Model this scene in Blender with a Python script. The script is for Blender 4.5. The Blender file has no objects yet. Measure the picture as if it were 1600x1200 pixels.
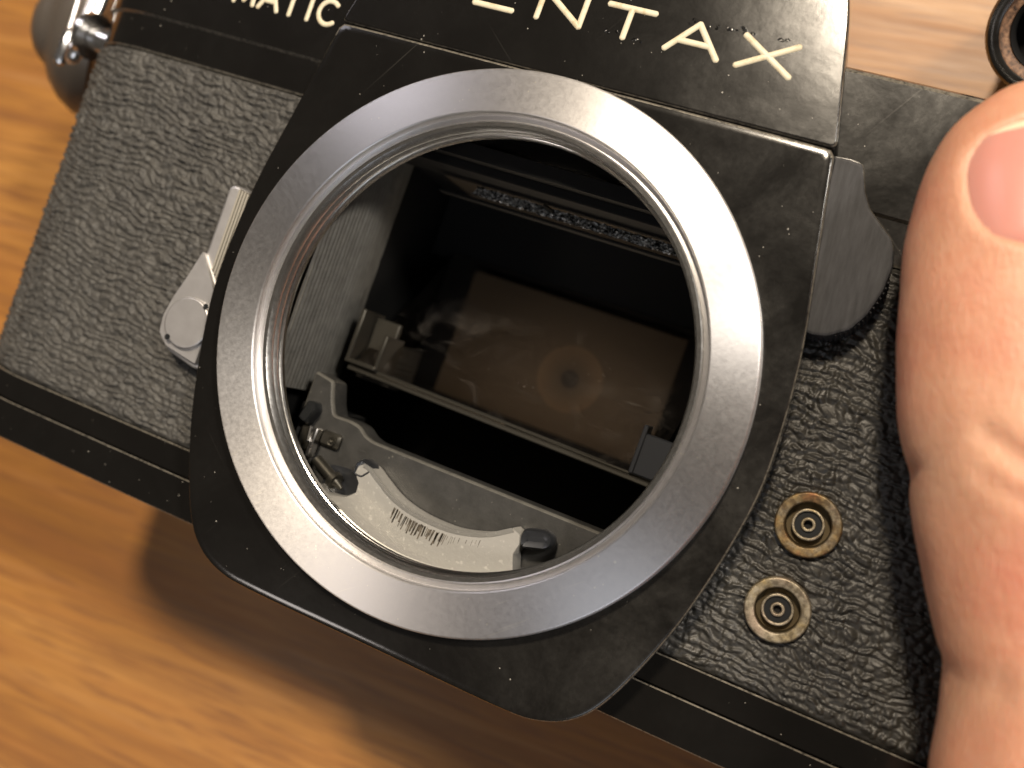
import bpy, bmesh, math, random
import numpy as np
from mathutils import Vector, Matrix
from mathutils.geometry import tessellate_polygon
random.seed(7); rng = np.random.default_rng(7)
S = 0.001                                   # everything below is written in millimetres
scene = bpy.context.scene
C = scene.collection

# ------------------------------------------------------------------ camera
TABLE_Z = -58.0
cam_d = bpy.data.cameras.new('camera'); cam = bpy.data.objects.new('camera', cam_d); C.objects.link(cam)
cam_d.sensor_fit = 'HORIZONTAL'; cam_d.sensor_width = 36.0; cam_d.lens = 1613.58 / 1600 * 36.0
cam_d.clip_start = 0.002; cam_d.clip_end = 20.0
def rodrigues(w):
    w = Vector(w); return Matrix.Rotation(w.length, 3, w.normalized())
cam.matrix_world = Matrix.Translation(Vector((33.66534, -0.16569, 88.49562)) * S) @ rodrigues((0.03674989, 0.3088715, 0.34344995)).to_4x4()
cam_d.dof.use_dof = True
cam_d.dof.focus_distance = 0.0965
cam_d.dof.aperture_fstop = 22.0
scene.camera = cam

# ------------------------------------------------------------------ light
world = bpy.data.worlds.new('World'); scene.world = world; world.use_nodes = True
bg = world.node_tree.nodes['Background']
bg.inputs[0].default_value = (1.0, 0.86, 0.70, 1); bg.inputs[1].default_value = 0.045

def area_lamp(name, direction, dist, size, power, color, shape='DISK'):
    d = Vector(direction).normalized()
    L = bpy.data.lights.new(name, 'AREA'); L.shape = shape; L.size = size; L.energy = power; L.color = color
    o = bpy.data.objects.new(name, L); C.objects.link(o)
    o.location = d * dist
    o.rotation_euler = d.to_track_quat('Z', 'Y').to_euler()
    return o
area_lamp('lamp_overhead', (-0.05, 0.60, 1.0), 1.6, 0.17, 28, (1.0, 0.85, 0.66))
area_lamp('lamp_side', (0.80, 0.62, 1.0), 1.5, 0.20, 13.5, (1.0, 0.92, 0.82))
area_lamp('fill_wood_glare', (-0.50, -0.55, 1.0), 1.8, 0.28, 1.9, (1.0, 0.90, 0.84))  # added lamp, unseen: makes the glare on the wood, fills the ring
area_lamp('fill_ring_left', (-1.10, 0.75, 1.0), 1.8, 0.5, 2.6, (0.98, 0.93, 1.0))  # weak unseen lamp, added to brighten the left of the mount ring
area_lamp('fill_ring_lower', (0.45, -0.75, 1.0), 1.8, 0.85, 3.6, (0.86, 0.91, 1.0))  # soft cool fill, added out of view for the ring's lower right

vs = scene.view_settings
vs.view_transform = 'Standard'; vs.look = 'None'; vs.exposure = 0.0; vs.gamma = 1.0; vs.use_curve_mapping = False
scene.cycles.use_denoising = True
scene.cycles.max_bounces = 10; scene.cycles.glossy_bounces = 6
scene.cycles.caustics_reflective = True
scene.cycles.sample_clamp_indirect = 8.0

# ------------------------------------------------------------------ materials
def nt(m): return m.node_tree.nodes, m.node_tree.links
def new_mat(name, color, rough=0.5, metal=0.0, spec=0.5, **kw):
    m = bpy.data.materials.new(name); m.use_nodes = True
    b = m.node_tree.nodes['Principled BSDF']
    b.inputs['Base Color'].default_value = (*color, 1); b.inputs['Roughness'].default_value = rough
    b.inputs['Metallic'].default_value = metal; b.inputs['Specular IOR Level'].default_value = spec
    for k, v in kw.items(): b.inputs[k.replace('_', ' ')].default_value = v
    return m
def N(m, typ, **inp):
    n = m.node_tree.nodes.new(typ)
    for k, v in inp.items():
        key = k.replace('_', ' ')
        if key in n.inputs: n.inputs[key].default_value = v
        else: setattr(n, k, v)
    return n
def coords(m, scale=(1, 1, 1), rot=(0, 0, 0)):
    """object coordinates in millimetres"""
    tc = N(m, 'ShaderNodeTexCoord'); mp = N(m, 'ShaderNodeMapping'); mp.vector_type = 'TEXTURE'
    mp.inputs['Scale'].default_value = tuple(0.001 / s for s in scale); mp.inputs['Rotation'].default_value = rot
    m.node_tree.links.new(tc.outputs['Object'], mp.inputs['Vector'])
    return mp.outputs['Vector']
def noise(m, vec, scale, detail=4, rough=0.55, distortion=0.0):
    n = N(m, 'ShaderNodeTexNoise', Scale=scale, Detail=detail, Roughness=rough, Distortion=distortion)
    m.node_tree.links.new(vec, n.inputs['Vector']); return n.outputs['Fac']
def ramp(m, fac, stops):
    r = N(m, 'ShaderNodeValToRGB'); e = r.color_ramp.elements
    while len(e) < len(stops): e.new(0.5)
    for k, (p, c) in enumerate(stops):
        e[k].position = p; e[k].color = (*c, 1) if not isinstance(c, (int, float)) else (c, c, c, 1)
    m.node_tree.links.new(fac, r.inputs[0]); return r.outputs[0]
def mix(m, fac, a, b, typ='MIX'):
    n = N(m, 'ShaderNodeMix'); n.data_type = 'RGBA'; n.blend_type = typ
    for sock, v in ((n.inputs[0], fac), (n.inputs[6], a), (n.inputs[7], b)):
        if isinstance(v, (int, float)): sock.default_value = v
        elif isinstance(v, tuple): sock.default_value = (*v, 1)
        else: m.node_tree.links.new(v, sock)
    return n.outputs[2]
def math_(m, op, a, b=None):
    n = N(m, 'ShaderNodeMath'); n.operation = op
    for i, v in enumerate((a, b)):
        if v is None: continue
        if isinstance(v, (int, float)): n.inputs[i].default_value = v
        else: m.node_tree.links.new(v, n.inputs[i])
    return n.outputs[0]
def bsdf(m): return m.node_tree.nodes['Principled BSDF']
def link(m, out, name): m.node_tree.links.new(out, bsdf(m).inputs[name])
def bump(m, height, strength, dist_mm):
    b = N(m, 'ShaderNodeBump'); b.inputs['Strength'].default_value = strength; b.inputs['Distance'].default_value = dist_mm * S
    m.node_tree.links.new(height, b.inputs['Height']); link(m, b.outputs[0], 'Normal')

def dust_specks(m, vec, scale=1.6, size=0.06):
    v = N(m, 'ShaderNodeTexVoronoi', Scale=scale); m.node_tree.links.new(vec, v.inputs['Vector'])
    n = noise(m, vec, scale * 0.23, 2)
    thr = math_(m, 'MULTIPLY', math_(m, 'SUBTRACT', n, 0.40), size * 6)
    return math_(m, 'LESS_THAN', v.outputs['Distance'], thr)
def scratches(m, vec_scale_rot, scale, lo, hi):
    v = coords(m, *vec_scale_rot)
    return ramp(m, noise(m, v, scale, 2, 0.5, 0.2), [(lo, 0.0), (hi, 1.0)])

def black_paint(name, haze=0.5, rough=0.26, wear=False, rubbed=False):
    m = new_mat(name, (0.006, 0.0055, 0.005), rough)
    v = coords(m)
    smear = ramp(m, noise(m, v, 0.11, 8, 0.7, 0.5), [(0.40, 0.04), (0.74, 1.0)])
    fine = noise(m, v, 1.5, 6, 0.7)
    hz = math_(m, 'MULTIPLY', smear, fine)
    if rubbed:                               # rubbed grey where fingers and lens caps touch, on one side of the body
        sx = N(m, 'ShaderNodeSeparateXYZ'); m.node_tree.links.new(v, sx.inputs[0])
        side = ramp(m, math_(m, 'ADD', math_(m, 'MULTIPLY', sx.outputs['X'], 0.02), 0.4), [(0.40, 0.12), (0.92, 1.0)])
        hz = math_(m, 'MULTIPLY', hz, side)
    sp = dust_specks(m, v, 1.1, 0.050)
    scr = math_(m, 'MULTIPLY', scratches(m, ((0.05, 2.6, 1), (0, 0, 1.0)), 1.0, 0.71, 0.80), 0.10 * haze)
    scr2 = math_(m, 'MULTIPLY', scratches(m, ((0.04, 2.2, 1), (0, 0, -0.7)), 1.0, 0.71, 0.80), 0.10 * haze)
    dirt = math_(m, 'MAXIMUM', math_(m, 'MULTIPLY', sp, 0.8), math_(m, 'MAXIMUM', scr, scr2))
    col = mix(m, math_(m, 'MULTIPLY', hz, 0.34 * haze), (0.006, 0.0055, 0.005), (0.24, 0.23, 0.21))
    col = mix(m, dirt, col, (0.33, 0.31, 0.27))
    if wear:
        w = math_(m, 'MULTIPLY', ramp(m, noise(m, v, 2.6, 6, 0.75), [(0.36, 0.0), (0.62, 1.0)]), 0.75)
        col = mix(m, w, col, (0.42, 0.38, 0.31)); link(m, math_(m, 'MULTIPLY', w, 0.75), 'Metallic')
    link(m, col, 'Base Color')
    r = math_(m, 'ADD', math_(m, 'MULTIPLY', hz, 0.25 * haze), rough)
    link(m, math_(m, 'ADD', r, math_(m, 'MULTIPLY', dirt, 0.3)), 'Roughness'); bsdf(m).inputs['Coat Weight'].default_value = 0.25; bsdf(m).inputs['Coat Roughness'].default_value = 0.08
    bump(m, math_(m, 'ADD', noise(m, v, 0.5, 3), math_(m, 'MULTIPLY', fine, 0.15)), 0.14, 0.06)
    return m
PAINT = black_paint('black_paint', 0.3, 0.15)
PAINT_HAZY = black_paint('black_paint_rubbed', 0.6, 0.14, rubbed=True)
PAINT_CLEAN = black_paint('black_paint_clean', 0.06, 0.12)
EDGE = black_paint('worn_edge', 0.5, 0.34, wear=True)

def brushed(name, col, rough, aniso, streak=0.25):
    m = new_mat(name, col, rough, 1.0)
    v = coords(m)
    cloud = noise(m, v, 0.12, 5, 0.6)
    grit = ramp(m, noise(m, v, 2.3, 5, 0.75), [(0.30, 0.0), (0.75, 1.0)])
    c = mix(m, math_(m, 'MULTIPLY', grit, 0.18), col, tuple(min(1, x * 1.5) for x in col))
    c = mix(m, math_(m, 'MULTIPLY', cloud, 0.25), c, tuple(x * 0.7 for x in col))
    sp = dust_specks(m, v, 1.25, 0.085)
    scr = math_(m, 'MULTIPLY', scratches(m, ((0.10, 2.6, 1), (0, 0, 0.7)), 1.0, 0.68, 0.72), 0.4)
    d = math_(m, 'MAXIMUM', sp, scr)
    c = mix(m, math_(m, 'MULTIPLY', d, 0.9), c, (0.95, 0.92, 0.86))
    link(m, c, 'Base Color')
    link(m, math_(m, 'ADD', math_(m, 'MULTIPLY', grit, 0.08), rough), 'Roughness')
    bsdf(m).inputs['Anisotropic'].default_value = aniso
    t = N(m, 'ShaderNodeTangent'); t.direction_type = 'RADIAL'; t.axis = 'Z'
    link(m, t.outputs[0], 'Tangent'); bsdf(m).inputs['Anisotropic Rotation'].default_value = 0.25
    bump(m, grit, 0.07, 0.03)
    return m
RING = brushed('spun_aluminium', (0.78, 0.765, 0.77), 0.37, 0.80)
THREAD = brushed('thread_aluminium', (0.90, 0.89, 0.87), 0.16, 0.3)
SILVER = new_mat('satin_silver', (0.60, 0.59, 0.59), 0.42, 0.85)
_v = coords(SILVER); bump(SILVER, noise(SILVER, _v, 5, 3), 0.25, 0.04)
link(SILVER, mix(SILVER, noise(SILVER, _v, 0.5, 5), (0.50, 0.485, 0.48), (0.72, 0.71, 0.71)), 'Base Color')
GRIP_DARK = new_mat('grip_grooves', (0.10, 0.09, 0.07), 0.6, 0.5)
GRIP = new_mat('ribbed_silver', (0.50, 0.47, 0.40), 0.5, 0.7)
CHROME = new_mat('chrome', (0.86, 0.85, 0.84), 0.22, 1.0)
CREAM = new_mat('cream_letter_paint', (0.72, 0.63, 0.44), 0.45)
_v = coords(CREAM); link(CREAM, ramp(CREAM, noise(CREAM, _v, 0.8, 5), [(0.25, (0.52, 0.40, 0.22)), (0.45, (0.74, 0.66, 0.48)), (1, (0.80, 0.74, 0.58))]), 'Base Color')

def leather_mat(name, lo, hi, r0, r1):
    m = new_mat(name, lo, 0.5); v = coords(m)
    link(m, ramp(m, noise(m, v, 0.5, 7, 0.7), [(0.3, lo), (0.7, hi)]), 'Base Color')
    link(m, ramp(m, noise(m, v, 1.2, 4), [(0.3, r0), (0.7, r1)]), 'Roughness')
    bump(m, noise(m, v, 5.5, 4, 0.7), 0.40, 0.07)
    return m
LEATHER_L = leather_mat('lighter_leatherette', (0.034, 0.0325, 0.030), (0.074, 0.070, 0.062), 0.50, 0.66)  # same leather as the right side, set paler and rougher
LEATHER_R = leather_mat('dark_leatherette', (0.016, 0.015, 0.013), (0.040, 0.037, 0.031), 0.36, 0.54)

MATTE = new_mat('matt_black_casting', (0.006, 0.006, 0.006), 0.7, spec=0.25)
CAST = new_mat('grey_black_casting', (0.075, 0.073, 0.066), 0.42)
_v = coords(CAST); _d = dust_specks(CAST, _v, 1.6, 0.05)
link(CAST, mix(CAST, math_(CAST, 'MULTIPLY', _d, 0.6), ramp(CAST, noise(CAST, _v, 0.5, 6, 0.7), [(0.3, (0.022, 0.022, 0.021)), (0.75, (0.046, 0.045, 0.043))]), (0.3, 0.29, 0.25)), 'Base Color')
bump(CAST, noise(CAST, _v, 3.0, 4), 0.3, 0.06)
WALL = new_mat('ribbed_grey_wall', (0.10, 0.097, 0.088), 0.5)
_v = coords(WALL); link(WALL, ramp(WALL, noise(WALL, _v, 0.7, 6, 0.7), [(0.3, (0.075, 0.072, 0.064)), (0.7, (0.13, 0.126, 0.112))]), 'Base Color')
CAMPLATE = new_mat('worn_aluminium_plate', (0.46, 0.45, 0.42), 0.40, 0.6)
_v = coords(CAMPLATE); _s = scratches(CAMPLATE, ((0.9, 0.9, 1), (0, 0, 0.4)), 2.2, 0.62, 0.70)
link(CAMPLATE, mix(CAMPLATE, math_(CAMPLATE, 'MULTIPLY', _s, 0.5), (0.52, 0.51, 0.48), (0.82, 0.80, 0.75)), 'Base Color')
bump(CAMPLATE, noise(CAMPLATE, _v, 2.0, 4), 0.3, 0.06)
SCUFF = new_mat('scuffed_metal', (0.16, 0.14, 0.11), 0.5, 0.6)
_v = coords(SCUFF); link(SCUFF, ramp(SCUFF, noise(SCUFF, _v, 2.0, 4), [(0.35, (0.05, 0.042, 0.032)), (0.65, (0.22, 0.19, 0.15))]), 'Base Color')
BLUED = new_mat('blued_steel', (0.045, 0.048, 0.055), 0.3, 0.6)
STEEL = new_mat('dark_steel', (0.085, 0.08, 0.068), 0.36, 0.85)
BRASS = new_mat('tarnished_brass', (0.5, 0.36, 0.17), 0.45, 0.65)
_v = coords(BRASS)
link(BRASS, ramp(BRASS, noise(BRASS, _v, 0.32, 5, 0.65), [(0.32, (0.26, 0.105, 0.045)), (0.46, (0.27, 0.19, 0.085)), (0.56, (0.28, 0.24, 0.17)), (0.7, (0.30, 0.17, 0.11))]), 'Base Color')
link(BRASS, mix(BRASS, ramp(BRASS, noise(BRASS, _v, 1.6, 5, 0.7), [(0.42, 0.75), (0.6, 0.0)]), bsdf(BRASS).inputs['Base Color'].links[0].from_socket, (0.07, 0.045, 0.025)), 'Base Color')
bump(BRASS, noise(BRASS, _v, 4, 4, 0.8), 0.5, 0.06)
NICKEL = new_mat('tarnished_nickel', (0.5, 0.45, 0.34), 0.45, 0.65)
_v = coords(NICKEL)
link(NICKEL, ramp(NICKEL, noise(NICKEL, _v, 0.32, 5, 0.65), [(0.35, (0.34, 0.26, 0.13)), (0.5, (0.40, 0.35, 0.26)), (0.7, (0.32, 0.235, 0.18))]), 'Base Color')
link(NICKEL, mix(NICKEL, ramp(NICKEL, noise(NICKEL, _v, 1.6, 5, 0.7), [(0.40, 0.7), (0.58, 0.0)]), bsdf(NICKEL).inputs['Base Color'].links[0].from_socket, (0.08, 0.06, 0.035)), 'Base Color')
bump(NICKEL, noise(NICKEL, _v, 4, 4, 0.8), 0.5, 0.06)
CUP = new_mat('dark_brass', (0.10, 0.075, 0.04), 0.45, 0.7)  # darker metal inside the cup than on the flange
PLASTIC = new_mat('black_insulator', (0.012, 0.013, 0.014), 0.35)
SWITCH = new_mat('anodised_switch', (0.052, 0.052, 0.055), 0.5, spec=0.22)
_v = coords(SWITCH, (1.4, 0.22, 1), (0, 0, 0.1))
link(SWITCH, ramp(SWITCH, noise(SWITCH, _v, 1.4, 5, 0.65), [(0.3, (0.020, 0.020, 0.022)), (0.75, (0.050, 0.050, 0.054))]), 'Base Color')
FOAM = new_mat('crumbling_foam', (0.55, 0.55, 0.54), 0.3, 0.2, spec=1.0)
_v = coords(FOAM); link(FOAM, ramp(FOAM, noise(FOAM, _v, 2.6, 3, 0.7), [(0.44, (0.01, 0.01, 0.01)), (0.56, (0.92, 0.92, 0.90))]), 'Base Color')  # near-white flecks on black: the foam's sparkle painted into its colour
MIRROR = new_mat('reflex_mirror_glass', (0.80, 0.74, 0.68), 0.02, 1.0)
_v = coords(MIRROR)
_sm = ramp(MIRROR, noise(MIRROR, _v, 0.14, 5, 0.6, 1.2), [(0.52, 0.0), (0.70, 1.0)])
link(MIRROR, math_(MIRROR, 'ADD', math_(MIRROR, 'MULTIPLY', _sm, 0.20), 0.015), 'Roughness')
_dm = math_(MIRROR, 'MAXIMUM', math_(MIRROR, 'MULTIPLY', _sm, 0.022), math_(MIRROR, 'MULTIPLY', dust_specks(MIRROR, _v, 1.2, 0.04), 0.3))
_dm = math_(MIRROR, 'MAXIMUM', _dm, math_(MIRROR, 'MULTIPLY', scratches(MIRROR, ((0.12, 1.1, 1.1), (0, 0, 0.1)), 1.0, 0.68, 0.76), 0.06))
link(MIRROR, math_(MIRROR, 'SUBTRACT', 1.0, _dm), 'Metallic')
SCREEN = new_mat('focusing_screen', (0.35, 0.25, 0.16), 0.55)
SKIN = None
DOME = new_mat('grey_strap_pad', (0.085, 0.072, 0.060), 0.36)
TUBE = black_paint('tube_black', 0.5, 0.22)
RUST = new_mat('worn_brown_rim', (0.25, 0.13, 0.07), 0.6)
_v = coords(RUST); link(RUST, ramp(RUST, noise(RUST, _v, 1.8, 5, 0.7), [(0.35, (0.03, 0.02, 0.015)), (0.55, (0.22, 0.12, 0.07)), (0.7, (0.36, 0.22, 0.13))]), 'Base Color')

# varnished wood
WOOD = new_mat('varnished_wood', (0.5, 0.25, 0.08), 0.38, spec=0.42)
_w = WOOD
v = coords(_w, (0.008, 0.09, 0.09), (0, 0, 0.06))
warp = N(_w, 'ShaderNodeTexNoise', Scale=0.7, Detail=3); _w.node_tree.links.new(v, warp.inputs['Vector'])
vv = N(_w, 'ShaderNodeVectorMath'); vv.operation = 'MULTIPLY_ADD'; vv.inputs[1].default_value = (0.3, 0.9, 0.3)
_w.node_tree.links.new(warp.outputs['Color'], vv.inputs[0]); _w.node_tree.links.new(v, vv.inputs[2])
broad = noise(_w, vv.outputs[0], 0.40, 5, 0.6)
grain = noise(_w, vv.outputs[0], 3.2, 6, 0.65)
v2 = coords(_w, (0.05, 1.0, 1.0), (0, 0, 0.06)); pores = noise(_w, v2, 1.3, 4, 0.6)
g1 = ramp(_w, broad, [(0.30, (0.25, 0.102, 0.022)), (0.48, (0.36, 0.160, 0.036)), (0.66, (0.43, 0.205, 0.052))])
g2 = mix(_w, ramp(_w, grain, [(0.38, 1.0), (0.56, 0.0)]), g1, (0.30, 0.12, 0.035))
g2 = mix(_w, 0.45, g1, g2)
v3 = coords(_w, (0.022, 0.42, 0.42), (0, 0, 0.07)); fib = noise(_w, v3, 1.0, 5, 0.6, 0.6)
g2 = mix(_w, math_(_w, 'MULTIPLY', ramp(_w, fib, [(0.42, 1.0), (0.52, 0.0)]), 0.28), g2, (0.16, 0.066, 0.022))
g2 = mix(_w, math_(_w, 'MULTIPLY', ramp(_w, fib, [(0.54, 0.0), (0.70, 1.0)]), 0.28), g2, (0.50, 0.275, 0.11))
g3 = mix(_w, math_(_w, 'MULTIPLY', ramp(_w, pores, [(0.36, 1.0), (0.50, 0.0)]), 0.75), g2, (0.20, 0.085, 0.03))
link(_w, g3, 'Base Color')
link(_w, ramp(_w, grain, [(0.3, 0.46), (0.7, 0.36)]), 'Roughness')
bump(_w, math_(_w, 'ADD', pores, math_(_w, 'MULTIPLY', grain, 0.6)), 0.25, 0.15)

# ------------------------------------------------------------------ mesh helpers
def wloc(p):
    v = Vector((0, 0, 0))
    while p is not None: v = v + p.location; p = p.parent
    return v
def M(name, V, F, mats, parent=None, smooth=35, fmi=None, origin=None):
    me = bpy.data.meshes.new(name)
    V = np.asarray(V, float)
    o3 = np.zeros(3) if origin is None else np.asarray(origin, float)
    me.from_pydata(((V - o3) * S).tolist(), [], [list(map(int, f)) for f in F])
    if not isinstance(mats, (list, tuple)): mats = [mats]
    for m in mats: me.materials.append(m)
    if fmi is not None: me.polygons.foreach_set('material_index', np.asarray(fmi, np.int32))
    bm = bmesh.new(); bm.from_mesh(me); bmesh.ops.recalc_face_normals(bm, faces=bm.faces); bm.to_mesh(me); bm.free()
    if smooth is not None:
        me.polygons.foreach_set('use_smooth', np.ones(len(me.polygons), bool))
        me.set_sharp_from_angle(angle=math.radians(smooth))
    me.update()
    o = bpy.data.objects.new(name, me); C.objects.link(o)
    o.location = Vector(o3) * S
    if parent is not None:
        o.parent = parent; o.location = o.location - wloc(parent)
    return o
def empty(name, loc=(0, 0, 0)):
    o = bpy.data.objects.new(name, None); C.objects.link(o); o.location = Vector(loc) * S; o.empty_display_size = 0.01
    return o
def tag(o, label=None, cat=None, group=None, kind=None):
    for k, v in (('label', label), ('category', cat), ('group', group), ('kind', kind)):
        if v: o[k] = v
    return o
class MB:
    """collects shapes into one mesh"""
    def __init__(s): s.V = []; s.F = []; s.I = []
    def add(s, V, F, mi=0):
        b = len(s.V); s.V += [tuple(map(float, v)) for v in V]; s.F += [[i + b for i in f] for f in F]
        s.I += [mi] * len(F) if isinstance(mi, int) else list(mi); return s
    def box(s, a, b, mi=0, bev=0.0):
        x0, y0, z0 = np.minimum(a, b); x1, y1, z1 = np.maximum(a, b)
        if bev <= 0:
            V = [(x, y, z) for z in (z0, z1) for y in (y0, y1) for x in (x0, x1)]
            return s.add(V, [(0, 2, 3, 1), (4, 5, 7, 6), (0, 1, 5, 4), (2, 6, 7, 3), (0, 4, 6, 2), (1, 3, 7, 5)], mi)
        out = [(x0 + bev, y0), (x1 - bev, y0), (x1, y0 + bev), (x1, y1 - bev), (x1 - bev, y1), (x0 + bev, y1), (x0, y1 - bev), (x0, y0 + bev)]
        V, F, _ = stack(out, [(0, z0), (0, z1 - bev), (bev, z1)]); return s.add(V, F, mi)
    def cyl(s, a, b, r, n=20, r2=None, mi=0):
        a = np.array(a, float); b = np.array(b, float); d = (b - a) / np.linalg.norm(b - a)
        u = np.cross(d, (0, 0, 1) if abs(d[2]) < .9 else (1, 0, 0)); u /= np.linalg.norm(u); w = np.cross(d, u)
        r2 = r if r2 is None else r2
        V = [a + r * (math.cos(t) * u + math.sin(t) * w) for t in np.linspace(0, 2 * math.pi, n, False)]
        V += [b + r2 * (math.cos(t) * u + math.sin(t) * w) for t in np.linspace(0, 2 * math.pi, n, False)]
        F = [(i, (i + 1) % n, n + (i + 1) % n, n + i) for i in range(n)] + [tuple(range(n)), tuple(range(n, 2 * n))]
        return s.add(V, F, mi)
    def build(s, name, mats, parent=None, smooth=35, origin=None):
        return M(name, s.V, s.F, mats, parent, smooth, s.I, origin)
def inset(P, d):
    """moves a closed outline inward by d (outline counter-clockwise)"""
    P = np.asarray(P, float)
    e1 = P - np.roll(P, 1, 0); e2 = np.roll(P, -1, 0) - P
    e1 /= np.linalg.norm(e1, axis=1)[:, None] + 1e-12; e2 /= np.linalg.norm(e2, axis=1)[:, None] + 1e-12
    n1 = np.c_[-e1[:, 1], e1[:, 0]]; n2 = np.c_[-e2[:, 1], e2[:, 0]]
    n = n1 + n2; n /= np.linalg.norm(n, axis=1)[:, None] + 1e-12
    c = np.clip((n * n1).sum(1), 0.5, 1)
    return P + n * (d / c)[:, None]
def ccw(P):
    P = np.asarray(P, float); a = (P[:, 0] * np.roll(P[:, 1], -1) - P[:, 1] * np.roll(P[:, 0], -1)).sum()
    return P if a > 0 else P[::-1]
def stack(outline, layers, cap0=True, cap1=True, mi=None):
    """outline in xy, layers of (inset, z); returns V, F, material per face"""
    P = ccw(outline); n = len(P); V = []; F = []; I = []
    if cap1 and len(layers) > 2 and layers[-1][0] > layers[-2][0]:
        layers = list(layers) + [(layers[-1][0] + min(0.06, 0.3 * layers[-1][0] + 0.01), layers[-1][1])]
        if mi: mi = list(mi) + [0]
    for d, z in layers:
        Q = inset(P, d) if d else P; V += [(x, y, z) for x, y in Q]
    for k in range(len(layers) - 1):
        for i in range(n):
            F.append((k * n + i, k * n + (i + 1) % n, (k + 1) * n + (i + 1) % n, (k + 1) * n + i)); I.append(mi[k] if mi else 0)
    for on, k in ((cap0, 0), (cap1, len(layers) - 1)):
        if on:
            T = tessellate_polygon([[Vector((v_[0], v_[1], 0)) for v_ in V[k * n:(k + 1) * n]]])
            F += [tuple(k * n + i for i in t) for t in T]; I += [0] * len(T)
    return V, F, I
def catmull(P, per=8, closed=False):
    P = np.asarray(P, float); n = len(P); out = []
    rngs = range(n if closed else n - 1)
    for i in rngs:
        p0 = P[(i - 1) % n] if closed or i > 0 else 2 * P[0] - P[1]
        p1 = P[i]; p2 = P[(i + 1) % n]
        p3 = P[(i + 2) % n] if closed or i + 2 < n else 2 * P[-1] - P[-2]
        for t in np.linspace(0, 1, per, False):
            out.append(0.5 * ((2 * p1) + (-p0 + p2) * t + (2 * p0 - 5 * p1 + 4 * p2 - p3) * t * t + (-p0 + 3 * p1 - 3 * p2 + p3) * t ** 3))
    if not closed: out.append(P[-1])
    return np.array(out)
def round_poly(P, r, seg=5):
    P = ccw(P); n = len(P); out = []
    rr = r if hasattr(r, '__len__') else [r] * n
    for i in range(n):
        a = P[i - 1]; b = P[i]; c = P[(i + 1) % n]
        u = (a - b) / np.linalg.norm(a - b); w = (c - b) / np.linalg.norm(c - b)
        k = min(rr[i], 0.45 * np.linalg.norm(a - b), 0.45 * np.linalg.norm(c - b))
        for t in np.linspace(0, 1, seg):
            out.append((1 - t) ** 2 * (b + u * k) + 2 * t * (1 - t) * b + t * t * (b + w * k))
    return np.array(out)
def lathe(prof, n=192, center=(0, 0), closed=False):
    V = []; F = []; m = len(prof)
    for i in range(n):
        t = 2 * math.pi * i / n; c, s_ = math.cos(t), math.sin(t)
        V += [(center[0] + r * c, center[1] + r * s_, z) for r, z in prof]
    for i in range(n):
        j = (i + 1) % n
        for k in range(m if closed else m - 1):
            k2 = (k + 1) % m
            F.append((i * m + k, j * m + k, j * m + k2, i * m + k2))
    return V, F
def perlin(x, y, seed=0):
    r = np.random.default_rng(seed); perm = np.concatenate([r.permutation(256)] * 3); ang = r.uniform(0, 2 * np.pi, 256)
    xi = np.floor(x).astype(int); yi = np.floor(y).astype(int); xf = x - xi; yf = y - yi
    u = xf ** 3 * (xf * (xf * 6 - 15) + 10); w = yf ** 3 * (yf * (yf * 6 - 15) + 10)
    def g(a, b):
        h = ang[perm[(perm[(xi + a) & 255] + yi + b) & 255]]; return np.cos(h) * (xf - a) + np.sin(h) * (yf - b)
    return 1.5 * ((g(0, 0) * (1 - u) + g(1, 0) * u) * (1 - w) + (g(0, 1) * (1 - u) + g(1, 1) * u) * w)

# ------------------------------------------------------------------ the table
nx, ny = 60, 60
tb = MB(); tb.box((-420, -360, TABLE_Z - 22), (420, 420, TABLE_Z), bev=2.0)
table = tb.build('table_top', WOOD, None)
tag(table, kind='structure')

# ------------------------------------------------------------------ the camera body
cambody = empty('film_camera', (5, 0, -41))
tag(cambody, 'black reflex film camera without its lens, silver mount ring in the middle', 'camera')

ZF = -7.5                                    # front of the body casting
RL, CXL = 12.0, -51.3; RR, CXR = 12.0, 63.0; ZB = -40.0
def body_loop(off):
    P = []
    for t in np.linspace(90, 180, 22): P.append((CXL + (RL + off) * math.cos(math.radians(t)), ZF - RL + (RL + off) * math.sin(math.radians(t))))
    for t in np.linspace(180, 270, 14): P.append((CXL + (RL + off) * math.cos(math.radians(t)), ZB + RL + (RL + off) * math.sin(math.radians(t))))
    for t in np.linspace(270, 360, 14): P.append((CXR + (RR + off) * math.cos(math.radians(t)), ZB + RR + (RR + off) * math.sin(math.radians(t))))
    for t in np.linspace(0, 90, 22): P.append((CXR + (RR + off) * math.cos(math.radians(t)), ZF - RR + (RR + off) * math.sin(math.radians(t))))
    return P
def body_band(name, layers, mats, mi=None, cap=True, parent=cambody):
    """layers (y, off)"""
    V = []; F = []; I = []; n = None
    for y, off in layers:
        L = body_loop(off); n = len(L); V += [(x, y, z) for x, z in L]
    for k in range(len(layers) - 1):
        for i in range(n):
            F.append((k * n + i, k * n + (i + 1) % n, (k + 1) * n + (i + 1) % n, (k + 1) * n + i)); I.append(mi[k] if mi else 0)
    if cap: F += [tuple(range(n)), tuple((len(layers) - 1) * n + i for i in range(n))]; I += [0, 0]
    return M(name, V, F, mats, parent, 12, I)
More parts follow.
